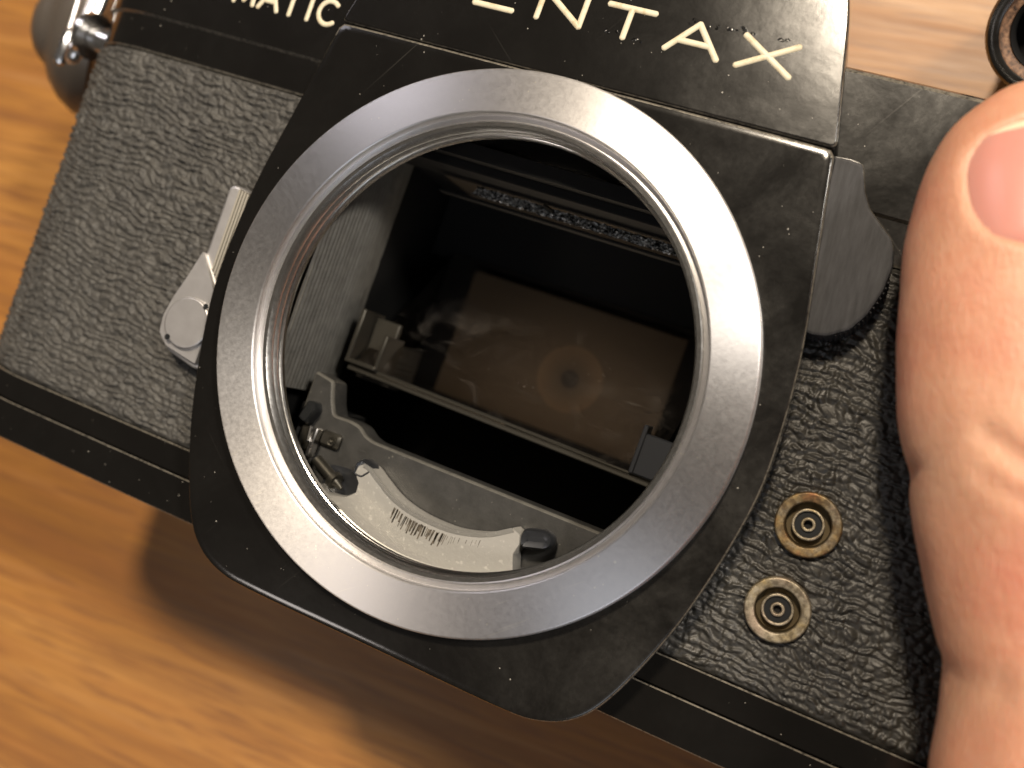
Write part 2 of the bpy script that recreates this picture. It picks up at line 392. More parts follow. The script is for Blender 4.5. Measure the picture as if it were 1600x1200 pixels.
# casting under the leather: left open around the mirror box by building it in two halves
def casting_half(name, side):
    L = [q for q in body_loop(-0.05) if (q[0] < 0) == (side < 0)]
    xin = side * 22.5
    V = []; F = []
    P = [(xin, ZF - 0.05)] + (L if side < 0 else L[::-1]) + [(xin, ZB + 0.05)]
    n = len(P)
    for y in (-21, 20.2): V += [(x, y, z) for x, z in P]
    for i in range(n): F.append((i, (i + 1) % n, n + (i + 1) % n, n + i))
    F += [tuple(range(n)), tuple(range(n, 2 * n))]
    return M(name, V, F, PAINT, cambody, 30)
casting_half('body_casting', -1); casting_half('body_casting', 1)
body_band('base_rim', [(-23.05, 0.0), (-23.05, 0.55), (-20.37, 0.55), (-20.25, 0.43), (-20.25, 0)], [PAINT_CLEAN, EDGE], [0, 0, 1, 0])
body_band('base_plate', [(-27.3, 0.0), (-27.3, 0.92), (-27.17, 1.05), (-23.26, 1.05), (-23.15, 0.95), (-23.15, 0.0)], [PAINT_CLEAN, EDGE], [0, 1, 0, 1, 0])
# top cover: lower band, then the raised cover with a rounded top edge
top_cover = body_band('top_cover', [(19.35, 0.0), (19.35, 0.35), (19.55, 0.55), (23.2, 0.55), (23.45, 0.95), (35.0, 0.95), (35.35, 0.78), (35.7, 0.2), (35.9, -0.8)],
          [PAINT_HAZY, EDGE], [0, 1, 0, 1, 0, 1, 0, 0])

# ---- leatherette, real relief
def worley(x, y, seed):
    r = np.random.default_rng(seed); T = r.random((64, 64, 2))
    xi = np.floor(x).astype(int); yi = np.floor(y).astype(int); f1 = np.full(x.shape, 9.0); f2 = np.full(x.shape, 9.0)
    for a in (-1, 0, 1):
        for b in (-1, 0, 1):
            J = T[(xi + a) % 64, (yi + b) % 64]
            d = np.hypot(xi + a + 0.1 + 0.8 * J[..., 0] - x, yi + b + 0.1 + 0.8 * J[..., 1] - y)
            f2 = np.where(d < f1, f1, np.minimum(f2, d)); f1 = np.minimum(f1, d)
    return f1, f2
def leather(name, svals, yvals, side, seed, amp, cell=1.0, rows=0.36, holes=()):
    s_, y_ = np.meshgrid(svals, yvals, indexing='ij')
    cx = CXL if side < 0 else CXR; R = RL + 0.30
    flat = abs(cx)
    # s runs outward from x = 0 along the flat and then round the end
    onarc = np.clip(s_ - flat, 0, None); a = onarc / R
    x = np.where(s_ < flat, s_, flat + R * np.sin(a)) * side
    z = np.where(s_ < flat, ZF + 0.30, ZF - RL + R * np.cos(a))
    nxn = np.sin(a) * side; nz = np.cos(a)
    S0 = s_ * side
    wy = y_ + 0.10 * S0 + 1.0 * perlin(S0 * .12, y_ * .17, seed) + 0.40 * perlin(S0 * .4, y_ * .5, seed + 1)
    wx = S0 + 0.6 * perlin(S0 * .4 + 9, y_ * .5, seed + 2)
    f1, f2 = worley(wx / (1.15 * cell) + 0.8 * np.floor(wy) * 0, wy / (0.66 * cell), seed + 3)
    peb = np.clip((f2 - f1) / 0.30, 0, 1) ** 0.6 * np.clip(1.12 - 1.25 * f1 * f1, 0, 1)
    ph = wy / (1.05 * cell) + 0.5 * perlin(S0 * .22 + 5, y_ * .7, seed + 4)
    r1 = (0.5 + 0.5 * np.cos(2 * np.pi * ph)) ** 0.8
    b1 = perlin(wx * .9 / cell, wy * .9 / cell, seed + 5); b2 = perlin(wx * 2.2, wy * 2.2, seed + 6)
    h = 0.85 * peb * (0.8 + 0.5 * b1) + rows * r1 * (0.8 + 0.6 * b1) + 0.10 * b2
    # flattened edges of the sheet
    e = np.minimum(np.clip((y_ - yvals[0]) / 0.5, 0, 1), np.clip((yvals[-1] - y_) / 0.5, 0, 1))
    d = (h * amp) * (0.35 + 0.65 * e) - 0.25 * (1 - e)
    for hx, hy, hr in holes: d = np.where(np.hypot(x - hx, y_ - hy) < hr, -0.33, d)
    V = np.stack([x + nxn * d, y_, z + nz * d], -1).reshape(-1, 3)
    n, m = s_.shape; idx = np.arange(n * m).reshape(n, m)
    F = np.stack([idx[:-1, :-1], idx[1:, :-1], idx[1:, 1:], idx[:-1, 1:]], -1).reshape(-1, 4)
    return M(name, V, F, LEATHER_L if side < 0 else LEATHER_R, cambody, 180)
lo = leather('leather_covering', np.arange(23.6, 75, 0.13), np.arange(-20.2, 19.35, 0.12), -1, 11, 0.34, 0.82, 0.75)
lo['label'] = 'grey black grained leather covering beside the silver lever'
lo = leather('leather_covering', np.concatenate([np.arange(23.6, 50, 0.13), np.arange(50, 84, 1.0)]), np.arange(-20.2, 19.35, 0.12), 1, 41, 0.31, 0.76, 0.66, [(33.4, -4.55, 2.6), (33.4, -12.5, 2.6)])
lo['label'] = 'dark grained leather covering around the two flash sockets'

# ---- front panel round the mount
half = [(25.1, 26.25), (26.8, 17.0), (28.3, 8.6), (28.9, 0.5), (28.6, -5.5), (27.0, -13.5), (25.2, -19.3), (22.9, -24.6), (20.7, -27.5), (17.6, -29.1), (13.3, -29.55), (0, -29.55)]
curve = catmull(half, 10)
right = curve; left = np.c_[-curve[::-1, 0], curve[::-1, 1]][1:]
topc = np.array([(-24.6, 26.55), (-20, 26.6), (0, 26.6), (20, 26.6), (24.6, 26.55)])
outl = ccw(np.vstack([right, left, topc]))
ang = np.unwrap(np.arctan2(outl[:, 1], outl[:, 0])); NP = 360
def star(off):
    Q = inset(outl, off); a = np.arctan2(Q[:, 1], Q[:, 0]); o = np.argsort(a); a = a[o]; Q = Q[o]
    th = np.linspace(-math.pi, math.pi, NP, False)
    aa = np.concatenate([a - 2 * math.pi, a, a + 2 * math.pi]); QQ = np.vstack([Q, Q, Q])
    # intersection of ray with the outline segments, done by dense sampling
    return np.c_[np.interp(th, aa, QQ[:, 0]), np.interp(th, aa, QQ[:, 1])]
th = np.linspace(-math.pi, math.pi, NP, False)
V = []; F = []; I = []
rings = [(np.c_[21.5 * np.cos(th), 21.5 * np.sin(th)], -4.0), (np.c_[21.5 * np.cos(th), 21.5 * np.sin(th)], -2.0),
         (star(5.0) * 0 + np.c_[25.2 * np.cos(th), 25.2 * np.sin(th)], -2.0), (star(0.8), -2.0), (star(0.26), -2.0), (star(0.13), -2.05), (star(0.03), -2.2), (star(0.0), -2.6), (star(0.0), -9.0)]
for P, z in rings: V += [(x, y, z) for x, y in P]
for k in range(len(rings) - 1):
    for i in range(NP):
        F.append((k * NP + i, k * NP + (i + 1) % NP, (k + 1) * NP + (i + 1) % NP, (k + 1) * NP + i))
        top_edge = rings[-1][0][i][1] > 25.5
        side_r = rings[-1][0][i][0] > 15 and k == 5
        I.append(1 if (k in (4, 5) and (top_edge or side_r)) else 0)
M('front_panel', V, F, [PAINT_HAZY, EDGE], cambody, 50, I)

# ---- mount ring
ringo = M('mount_ring', *lathe([(21.6, -2.6), (26.4, -2.6), (26.4, -0.65), (26.34, -0.45), (26.22, -0.34), (26.15, -0.33), (24.2, -0.16), (22.25, 0.0), (22.2, 0.0), (22.1, -0.06), (22.02, -0.2), (22.02, -1.0), (21.5, -1.0), (21.5, -2.6)], 256), RING, cambody, 40)
prof = [(21.49, -1.0), (21.44, -0.72), (21.30, -0.62), (20.95, -0.66)]
z = -0.9
for k in range(2):
    prof += [(21.15, z - 0.10), (20.72, z - 0.50), (20.66, z - 0.62), (20.72, z - 0.74), (21.12, z - 1.0)]; z -= 1.0
prof += [(20.75, z - 0.15), (20.62, z - 0.3), (20.60, z - 0.75), (20.9, z - 0.85), (21.4, z - 0.9)]
M('screw_thread', *lathe(prof, 256), THREAD, ringo, 22)

# ---- pentaprism housing, front face leaning back a little
PRISM_LEAN = 0.04
pf = [(-25.15, 26.68), (25.15, 26.68), (21.9, 39.9), (18.5, 46.5), (9.5, 50.0), (-9.5, 50.0), (-18.5, 46.5), (-21.9, 39.9)]
P = round_poly(pf, [0.8, 0.8, 3, 3, 3, 3, 3, 3], 6)
V, F, I = stack(P, [(0, -38), (0, -2.5), (0.03, -2.25), (0.12, -2.09), (0.22, -2.05)], mi=[0, 0, 1, 0])
V = [(x, y, z - ((y - 26.75) * PRISM_LEAN if z > -10 else 0)) for x, y, z in V]
prism = M('prism_housing', V, F, [PAINT_HAZY, EDGE], cambody, 40, I)

# ---- engraved letters: round strokes filled with cream paint
GL = {'P': [[(0, 0), (0, 1), (.55, 1), (.8, .9), (.86, .73), (.8, .56), (.55, .46), (0, .46)]],
      'E': [[(.86, 0), (0, 0), (0, 1), (.84, 1)], [(0, .52), (.72, .52)]],
      'N': [[(0, 0), (0, 1), (.95, 0), (.95, 1)]],
      'T': [[(0, 1), (1, 1)], [(.5, 1), (.5, 0)]],
      'A': [[(0, 0), (.5, 1), (1, 0)], [(.2, .36), (.8, .36)]],
      'X': [[(0, 0), (1, 1)], [(0, 1), (1, 0)]],
      'S': [[(.82, .86), (.62, .98), (.3, .98), (.08, .82), (.12, .62), (.45, .5), (.76, .4), (.86, .2), (.68, .03), (.3, .02), (.04, .16)]],
      'O': [[(.5 + .5 * math.cos(t), .5 + .5 * math.sin(t)) for t in np.linspace(0, 2 * math.pi, 25)]],
      'M': [[(0, 0), (.1, 1), (.5, .12), (.9, 1), (1, 0)]],
      'I': [[(.5, 0), (.5, 1)]],
      'C': [[(.5 + .5 * math.cos(t), .5 + .5 * math.sin(t)) for t in np.linspace(math.radians(48), math.radians(312), 20)]]}
def stroke(mb, pts, r, z, h, lean=0.0):
    """a round-ended half-round bar along pts in the xy plane, top at z+h"""
    pts = np.asarray(pts, float); m = 7
    cs = [(math.cos(t), math.sin(t)) for t in np.linspace(0, math.pi, m)]
    # path with end caps
    d0 = pts[1] - pts[0]; d0 /= np.linalg.norm(d0); d1 = pts[-1] - pts[-2]; d1 /= np.linalg.norm(d1)
    closed = np.linalg.norm(pts[0] - pts[-1]) < 1e-6
    for a, b in zip(pts[:-1], pts[1:]):
        d = b - a; L = np.linalg.norm(d); d = d / L; nrm = np.array((-d[1], d[0]))
        secs = []
        for k in (0.0, 0.5, 0.8, 1.0): secs.append((a - d * r * (1 - k), r * math.sqrt(max(0.0, 1 - (1 - k) ** 2))))
        for k in (1.0, 0.8, 0.5, 0.0): secs.append((b + d * r * (1 - k), r * math.sqrt(max(0.0, 1 - (1 - k) ** 2))))
        V = []; F = []
        for c, q in secs:
            for ca, sa in cs:
                p = c + nrm * q * ca; V.append((p[0], p[1], z - lean * (p[1] - 26.75) - 0.05 + (h + 0.05) * sa * (q / r)))
        for i in range(len(secs) - 1):
            for k in range(m - 1): F.append((i * m + k, i * m + k + 1, (i + 1) * m + k + 1, (i + 1) * m + k))
        mb.add(V, F)
def word(text, centers, widths, y0, H, r, z, h, parent, mat=CREAM, lean=0.0):
    for ch, cx, w in zip(text, centers, widths):
        mb = MB()
        for st in GL[ch]:
            stroke(mb, [(cx + (px - 0.5) * w, y0 + py * H) for px, py in st], r, z, h, lean)
        mb.build('letter', mat, parent, 60)
word('PENTAX', [-16.2, -9.6, -3.05, 3.45, 10.0, 16.7], [4.3, 4.6, 4.6, 4.5, 4.9, 4.8], 31.7, 2.85, 0.31, -2.05, 0.13, prism, lean=PRISM_LEAN)
word('SPOTMATIC', [-52.4, -49.6, -46.5, -43.4, -40.4, -37.2, -34.4, -32.1, -29.75], [1.9, 1.9, 2.5, 2.2, 2.5, 2.4, 2.2, 1.0, 2.4], 27.2, 2.55, 0.28, ZF + 0.95, 0.10, top_cover)

# ---- chips in the paint round the letters (raised flakes catching the light)
fl = MB()
for (cx, cy) in [(2.2, 32.1), (4.9, 31.8), (8.9, 34.6), (11.2, 34.5), (12.8, 34.6), (14.2, 34.9), (17.5, 34.9)]:
    for k in range(4):
        x = cx + random.uniform(-.6, .6); y = cy + random.uniform(-.25, .25); r = random.uniform(.16, .34)
        pts = [(x + r * random.uniform(.6, 1.2) * math.cos(t), y + r * .6 * random.uniform(.6, 1.2) * math.sin(t)) for t in np.linspace(0, 6.283, 7, False)]
        v_, f_, _ = stack(pts, [(0, -2.06), (r * .15, -2.03), (r * .4, -1.99), (r * .65, -1.97)], cap0=False); fl.add([(a, b2, c - (b2 - 26.75) * PRISM_LEAN) for a, b2, c in v_], f_)
fl.build('paint_flake', PAINT_CLEAN, prism, 80)['kind'] = 'stuff'

# ---- mirror box inside the mount
bx = MB()
x0, x1, y0, y1, z0, z1 = -21.6, 21.6, -21.6, 21.6, -45.0, -3.2
V = [(x0, y0, z1), (x1, y0, z1), (x1, y1, z1), (x0, y1, z1), (x0, y0, z0), (x1, y0, z0), (x1, y1, z0), (x0, y1, z0)]
bx.add(V, [(0, 1, 5, 4), (1, 2, 6, 5), (2, 3, 7, 6), (3, 0, 4, 7), (4, 5, 6, 7)])
mbox = bx.build('mirror_box', MATTE, cambody, None)
# ribbed side wall, rows of fine ribs running up the wall
zs = np.arange(-18.6, -3.85, 0.085)
prof = []
for zz in zs:
    env = np.clip((zz + 18.2) / 4.5, 0, 1)
    prof.append(0.32 * env * (0.5 + 0.5 * math.cos(2 * math.pi * zz / 0.74)) ** 0.7)
ys = np.linspace(-10.2, 18.5, 90)
V = []; F = []
for j, y in enumerate(ys):
    for i, zz in enumerate(zs):
        j1 = 0.10 * perlin(np.array([zz * 1.3]), np.array([y * .6]), 5)[0] + 0.05 * perlin(np.array([zz * 4.]), np.array([y * 2.]), 6)[0] * np.clip((-5 - y) / 4, 0, 1)
        V.append((-20.45 + prof[i] + j1 * .5, y, zz))
n = len(zs)
for j in range(len(ys) - 1):
    for i in range(n - 1): F.append((j * n + i, j * n + i + 1, (j + 1) * n + i + 1, (j + 1) * n + i))
# thickness: bottom and rear edge returns
b = len(V)
V += [(-21.1, ys[0], zz) for zz in zs]; F += [(i, i + 1, b + i + 1, b + i) for i in range(n - 1)]
b = len(V); V += [(-21.1, y, zs[0]) for y in ys]; F += [(j * n, (j + 1) * n, b + j + 1, b + j) for j in range(len(ys) - 1)]
M('ribbed_wall', V, F, WALL, mbox, 60)

# lower plate behind the mount with its stepped lip
lp = [(-18.6, -20.5), (18.5, -20.5), (18.5, -12.35), (-9.6, -12.35), (-10.6, -12.1), (-11.6, -11.4), (-12.8, -11.2), (-14.8, -11.3), (-15.5, -10.0), (-16.2, -8.0), (-18.6, -7.6)]
V, F, I = stack(round_poly(lp, 0.35, 4), [(0, -12.5), (0, -9.75), (0.10, -9.42), (0.24, -9.3)], mi=[0, 1, 1])
M('lower_plate', V, F, [CAST, WALL], mbox, 40, I)
lp2 = [(-12.2, -11.95), (-10.4, -12.6), (-11.2, -11.6)]

# stop-down plate: crescent of worn aluminium
arc = catmull([(-8.35, -14.35), (-7.6, -14.5), (-6.3, -15.25), (-4.1, -16.35), (-1.4, -16.95), (1.5, -17.05), (3.6, -16.8), (6.1, -16.0), (8.3, -14.65)], 6)
cp = list(arc) + [(9.2, -15.0), (9.45, -15.9), (9.2, -17.0), (9.9, -19.0), (9.0, -20.9)] + [(x, -math.sqrt(max(0, 22.4 ** 2 - x * x))) for x in np.linspace(8, -13, 24)] + [(-12.2, -18.8), (-10.6, -18.6), (-9.2, -18.2), (-8.3, -17.4), (-8.4, -16.4), (-9.1, -15.6), (-9.0, -14.8)]
V, F, I = stack(cp, [(0, -9.0), (0, -6.55), (0.07, -6.45)])
plate = M('stop_down_plate', V, F, CAMPLATE, mbox, 40)
# raised rim along the arc
inn = inset(ccw(cp), 0.0)
rim = MB()
for a, b_ in zip(arc[:-1], arc[1:]):
    d = (b_ - a) / np.linalg.norm(b_ - a); nn = np.array((d[1], -d[0]))
    q = [a, b_, b_ + nn * .45, a + nn * .45]
    rim.add([(p[0], p[1], -6.6) for p in q] + [(a[0], a[1], -6.15), (b_[0], b_[1], -6.15), (q[2][0], q[2][1], -6.4), (q[3][0], q[3][1], -6.4)], [(4, 5, 6, 7), (0, 1, 5, 4), (2, 3, 7, 6)])
rim.build('plate_rim', CAMPLATE, plate, 50)
tip = [(9.3, -14.3), (11.4, -13.75), (12.2, -14.1), (12.45, -14.9), (12.0, -15.55), (9.5, -16.25), (9.1, -15.2)]
V, F, I = stack(round_poly(tip, 0.5, 4), [(0, -8.2), (0, -6.9), (0.2, -6.55), (0.7, -6.75)]); M('blued_tip', V, F, BLUED, plate, 40)
tip = [(-9.4, -15.9), (-8.2, -16.0), (-7.3, -14.9), (-7.7, -14.15), (-8.6, -13.85), (-9.4, -14.5)]
V, F, I = stack(round_poly(tip, 0.4, 4), [(0, -8.2), (0, -6.7), (0.2, -6.35), (0.55, -6.6)]); M('blued_tip', V, F, BLUED, plate, 40)
# wear marks left by lens pins: fine grooves
wm = MB()
for k in range(54):
    u = k / 53 if k < 40 else random.uniform(.55, 1.0)
    if k < 40: u = 0.62 * (k / 39) + random.uniform(-.02, .02)
    x = -3.8 + 9.6 * u; yb = np.interp(x, arc[:, 0], arc[:, 1]) - 0.72 - random.uniform(0, .15)
    w = random.uniform(.03, .10) if k < 40 else .018; L = random.uniform(.7, 1.5) if k < 40 else random.uniform(.25, .9)
    sl = 0.12 + random.uniform(-.08, .08)
    p4 = [(x - w, yb), (x + w, yb), (x + w - sl * L, yb - L), (x - w * .7 - sl * L, yb - L)]
    wm.add([(a, b2, -6.444) for a, b2 in p4], [(0, 1, 2, 3)])
wm.build('wear_mark', SCUFF, plate, None)['kind'] = 'stuff'

# small works at the side of the plate: bracket, pin, roller, screw
wk = MB(); wk.box((-19.2, -21, -17), (-14.8, -11.2, -10.2)); wk.build('works_recess', MATTE, mbox, None)
w1 = MB(); w1.box((-15.2, -14.6, -9.6), (-12.9, -13.0, -8.6), bev=.25); w1.box((-17.5, -15.8, -9.2), (-15.2, -13.3, -8.4), bev=.2); bracket = w1.build('lever_bracket', STEEL, mbox, 40)
M('screw_head', *lathe([(0, -8.2), (.18, -8.25), (.2, -8.4), (.42, -8.35), (.5, -8.6)], 20, (-13.7, -13.9)), STEEL, bracket)
w2 = MB(); w2.box((-15.6, -16.2, -8.6), (-15.1, -13.0, -7.4), bev=.1); w2.cyl((-16.2, -13.2, -8), (-15.6, -14.6, -7.2), .22, 10); w2.build('leaf_spring', CHROME, mbox, 40)
w3 = MB(); w3.cyl((-14.6, -16.2, -8.6), (-12.0, -17.3, -8.2), .62, 20); w3.cyl((-12.0, -17.3, -8.2), (-11.5, -17.5, -8.1), .95, 20); w3.cyl((-11.5, -17.5, -8.1), (-10.6, -17.9, -8.0), .55, 20, .2); w3.build('roller_pin', STEEL, mbox, 40)
w4 = [(-13.5, -16.2), (-10.6, -15.8), (-8.8, -17.2), (-9.2, -18.6), (-11.5, -19.6), (-13.5, -19.4)]
V, F, I = stack(round_poly(w4, .7, 4), [(0, -10), (0, -9.25), (.15, -9.1)]); M('roller_slot', V, F, BLUED, mbox, 40)
w5 = [(-18.2, -12.9), (-16.9, -13.2), (-16.2, -11.4), (-16.6, -10.6), (-17.6, -10.7)]
V, F, I = stack(round_poly(w5, .3, 4), [(0, -10), (0, -8.2), (.3, -7.8)]); M('latch_block', V, F, PLASTIC, mbox, 40)

# reflex mirror at forty-five degrees
mc = -21.2; ya, yb = -6.2, 10.8
V = []; t_ = 0.9; xa = 17.6
for (yy) in (ya, yb):
    for xx in (-xa, xa): V.append((xx, yy, mc - yy))
V += [(x, y - t_, z - t_) for x, y, z in V]
mir = M('reflex_mirror', V, [(0, 1, 3, 2), (4, 6, 7, 5), (0, 4, 5, 1), (2, 3, 7, 6), (0, 2, 6, 4), (1, 5, 7, 3)], MIRROR, mbox, None)
fr = MB()
fr.box((-17.9, -7.15, -15.2), (17.9, -6.62, -14.5), bev=.12); fr.box((-17.9, -6.62, -15.6), (17.9, -6.18, -15.02), bev=.12)
fr.V = [(x, y - 0.014 * x + 0.3, z) for x, y, z in fr.V]; fr.build('mirror_edge', STEEL, mir, 40)
bk = MB()
bk.box((-18.4, -6.35, -15.0), (-14.6, -5.85, -14.2), bev=.12)
bk.box((-18.4, -6.3, -19.6), (-17.9, -0.2, -14.3), bev=.12); bk.box((-14.9, -6.3, -20.5), (-14.5, -2.2, -14.6), bev=.1)
bk.box((-17.9, -5.4, -18.4), (-14.9, -0.6, -17.6), bev=.1)
bk.V = [(x, y + 0.5, z) for x, y, z in bk.V]; bk.build('mirror_clip', STEEL, mir, 40)
bk = MB(); bk.box((15.6, -6.3, -15.4), (19.2, -2.0, -14.6), bev=.15); bk.box((15.4, -6.3, -17), (15.9, -1.2, -14.4), bev=.1); bk.build('mirror_clip', BLUED, mir, 40)

# focusing screen above the mirror
sy = mc + 39.0
sb = MB(); sb.add([(-17, sy, -31.3), (12.6, sy, -31.3), (12.6, sy, -12), (-17, sy, -12)], [(0, 1, 2, 3)])
scr = sb.build('focusing_screen', SCREEN, mbox, None)
_v = coords(SCREEN)
sep = N(SCREEN, 'ShaderNodeSeparateXYZ'); SCREEN.node_tree.links.new(_v, sep.inputs[0])
dx = sep.outputs['X']; dz = math_(SCREEN, 'ADD', sep.outputs['Z'], 21.9)
dist = math_(SCREEN, 'SQRT', math_(SCREEN, 'ADD', math_(SCREEN, 'MULTIPLY', dx, dx), math_(SCREEN, 'MULTIPLY', dz, dz)))
prism_zone = ramp(SCREEN, math_(SCREEN, 'DIVIDE', dist, 10.0), [(0.0, (0.008, 0.006, 0.005)), (0.10, (0.010, 0.008, 0.006)), (0.13, (0.070, 0.052, 0.034)), (0.42, (0.145, 0.102, 0.060)), (0.44, (0.088, 0.066, 0.043)), (1.0, (0.088, 0.068, 0.046))])
link(SCREEN, prism_zone, 'Base Color')
cl = MB(); cl.box((-21, sy + .05, -40), (-17.05, sy + 1.6, -6)); cl.box((12.65, sy + .05, -40), (21, sy + 1.6, -6)); cl.box((-17.2, sy + .02, -14), (12.8, sy + 1.5, -6)); cl.box((-21, 10.0, -40), (21, 19, -32.2))
cl.build('screen_frame', MATTE, mbox, None)

# mirror bumper: strip of crumbling foam
n1, n2 = 190, 14
V = []; F = []
for i in range(n1):
    for j in range(n2):
        x = -10 + 28.5 * i / (n1 - 1); t = j / (n2 - 1)
        V.append((x + random.uniform(-.05, .05), 15.5 + 1.2 * t + random.uniform(-.06, .06), -12.6 - 1.2 * t + random.uniform(-.3, .3)))
for i in range(n1 - 1):
    for j in range(n2 - 1): F.append((i * n2 + j, (i + 1) * n2 + j, (i + 1) * n2 + j + 1, i * n2 + j + 1))
M('foam_bumper', V, F, FOAM, mbox, None)
fb = MB(); fb.box((-14, 15.0, -14.6), (19, 15.3, -13.0), bev=.08); fb.box((-20, 16.95, -14.6), (20, 17.9, -8), bev=.1); fb.build('bumper_rail', MATTE, mbox, 40)
fb = MB(); fb.cyl((-2.0, 16.6, -12.9), (-.7, 16.2, -12.7), .22, 10); fb.cyl((-1.9, 17.2, -12.6), (-1.0, 17.1, -12.6), .12, 8); fb.build('foam_scrap', STEEL, mbox, 40)

# ---- self-timer lever
lev_out = [(-32.7, 7.6), (-32.0, 8.0), (-30.0, 7.7), (-29.2, 6.7), (-29.0, 2), (-29.1, -3), (-28.6, -8), (-28.6, -11.5), (-29.5, -11.7), (-33.3, -10.9), (-35.0, -9.6), (-35.2, -7.6), (-34.8, -5.4), (-33.9, -2.8), (-32.7, 0.2)]
V, F, I = stack(round_poly(lev_out, 0.45, 4), [(0, -7.2), (0, -4.75), (0.15, -4.4), (0.35, -4.3)])
lever = M('self_timer_lever', V, F, SILVER, cambody, 40)
# raised lower half with its diagonal step
lw = [(-32.75, 0.3), (-29.3, -3.8), (-29.0, -8), (-29.0, -11.2), (-33.2, -10.5), (-34.6, -9.3), (-34.8, -7.5), (-34.4, -5.4), (-33.6, -2.9)]
V, F, I = stack(round_poly(lw, 0.3, 4), [(0, -4.4), (0, -3.95), (0.12, -3.8)]); M('lever_hub', V, F, SILVER, lever, 40)
# ribbed finger grip
g = MB(); g.add([(-31.3, -1.2, -4.27), (-29.2, -3.4, -4.27), (-29.2, 6.6, -4.27), (-29.9, 7.5, -4.27), (-31.3, 7.7, -4.27)], [(0, 1, 2, 3, 4)]); g.build('grip_bed', GRIP_DARK, lever, None)
for k in range(6):
    x = -31.2 + k * 0.36
    yt = 7.6 - (0.06 * k if k < 4 else 0.35 * (k - 3)); ybm = -1.25 - (x + 31.2) * 1.1
    g = MB(); g.box((x, ybm, -4.28), (x + 0.25, yt, -4.06)); g.build('grip_rib', GRIP, lever, None)
V, F = lathe([(0, -3.28), (2.50, -3.28), (2.55, -3.28), (2.66, -3.33), (2.72, -3.45), (2.72, -3.9)], 64, (-31.35, -7.35)); disc = M('lever_cap', V, F, SILVER, lever, 40)
for (px, py) in [(-29.75, -5.1), (-32.95, -9.45)]:
    V, F = lathe([(0.33, -3.24), (0.24, -3.262), (0.0, -3.264)], 18, (px, py)); M('pin_hole', V, F, PLASTIC, disc, 40)

# ---- meter switch
sw = [(24.8, 26.5), (26.3, 26.6), (27.55, 26.45), (27.9, 25.6), (28.5, 24.2), (29.35, 22.9), (30.6, 21.9), (31.9, 20.9), (32.3, 20.2), (32.75, 18.6), (32.7, 16.4), (32.1, 14.0), (31.2, 12.4), (29.6, 11.3), (28.3, 11.0), (27.2, 11.2), (26.4, 15)]
Q = round_poly(sw, 0.25, 3)
V, F, I = stack(Q, [(0, -6.6), (0, -3.75), (0.10, -3.55), (0.28, -3.5)], mi=[0, 1, 0])
I = [1 if (i == 1 and np.mean([V[k][1] for k in f]) > 20) else 0 for i, f in zip(I, F)]
switch = M('meter_switch', V, F, [SWITCH, EDGE], cambody, 40, I)
pts = catmull([(32.75, 17.5), (32.5, 15.6), (31.9, 13.8), (31.0, 12.4), (29.6, 11.5), (28.2, 11.1)], 4)
for k, (a, b_) in enumerate(zip(pts[:-1], pts[1:])):
    m_ = (a + b_) / 2; d = (b_ - a) / np.linalg.norm(b_ - a); nn = np.array((-d[1], d[0]))
    if nn @ np.array((1, -1)) < 0: nn = -nn
    w = .19
    P = [m_ - d * w - nn * .6, m_ + d * w - nn * .6, m_ + d * w * .6 + nn * .22, m_ - d * w * .6 + nn * .22]
    V, F, I = stack(P, [(0, -6.9), (0, -4.1), (.08, -3.8)]); M('knurl_tooth', V, F, SWITCH, switch, 30)

# ---- flash sockets
def socket(cx, cy, mat, label):
    s_ = M('flash_socket', *lathe([(2.90, -7.4), (2.90, -6.35), (2.84, -6.2), (2.74, -6.14), (2.70, -6.14), (2.12, -6.14), (2.08, -6.15), (2.0, -6.22), (1.97, -6.32)], 72, (cx, cy)), mat, cambody, 40)
    s_['label'] = label
    M('socket_cup', *lathe([(1.97, -6.32), (1.95, -6.4), (1.93, -7.40), (1.90, -7.44), (1.2, -7.46)], 72, (cx, cy)), CUP, s_, 40)
    M('contact_sleeve', *lathe([(1.42, -7.5), (1.42, -6.62), (1.39, -6.55), (1.36, -6.53), (1.24, -6.53), (1.20, -6.55), (1.17, -6.62), (1.17, -7.4)], 48, (cx, cy)), NICKEL, s_, 40)
    M('insulator', *lathe([(1.18, -6.85), (0.62, -6.85), (0.62, -7.3)], 40, (cx, cy)), PLASTIC, s_, 40)
    M('centre_contact', *lathe([(0.64, -7.3), (0.64, -6.66), (0.61, -6.6), (0.58, -6.58), (0.44, -6.58), (0.40, -6.6), (0.37, -6.66), (0.36, -7.3)], 32, (cx, cy)), NICKEL, s_, 40)
    M('contact_bore', *lathe([(0.37, -7.25), (0, -7.26)], 24, (cx, cy)), MATTE, s_, 40)
socket(33.4, -4.55, BRASS, 'coppery flash socket nearer the black switch')
socket(33.4, -12.5, NICKEL, 'pale brass flash socket nearer the base plate')

# ---- strap lug, ring and pad at the end of the body
lg = MB(); lg.cyl((-60.5, 20.2, -14.5), (-65.0, 20.6, -14), 2.0, 24, 1.5); lg.cyl((-65.0, 20.6, -14), (-65.8, 20.7, -14), 2.9, 24)
lug = lg.build('strap_lug', CHROME, cambody, 40)
rg = MB()
pts = catmull([(-66.6, 30, -15), (-66.2, 24, -14.4), (-66.2, 20.0, -13.6), (-67.0, 17.4, -13.8), (-67.9, 19, -14.6), (-68.4, 25, -15.6), (-68.4, 30, -16)], 5)
for a, b_ in zip(pts[:-1], pts[1:]): rg.cyl(a, b_, .85, 12)
rg.build('split_ring', CHROME, lug, 60)
rg = MB(); rg.cyl((-70.6, 30, -15), (-69.7, 20.9, -14.5), .35, 12); rg.box((-70.2, 16.2, -15), (-69.0, 20.9, -14), bev=.3); rg.build('ring_tab', CHROME, lug, 40)
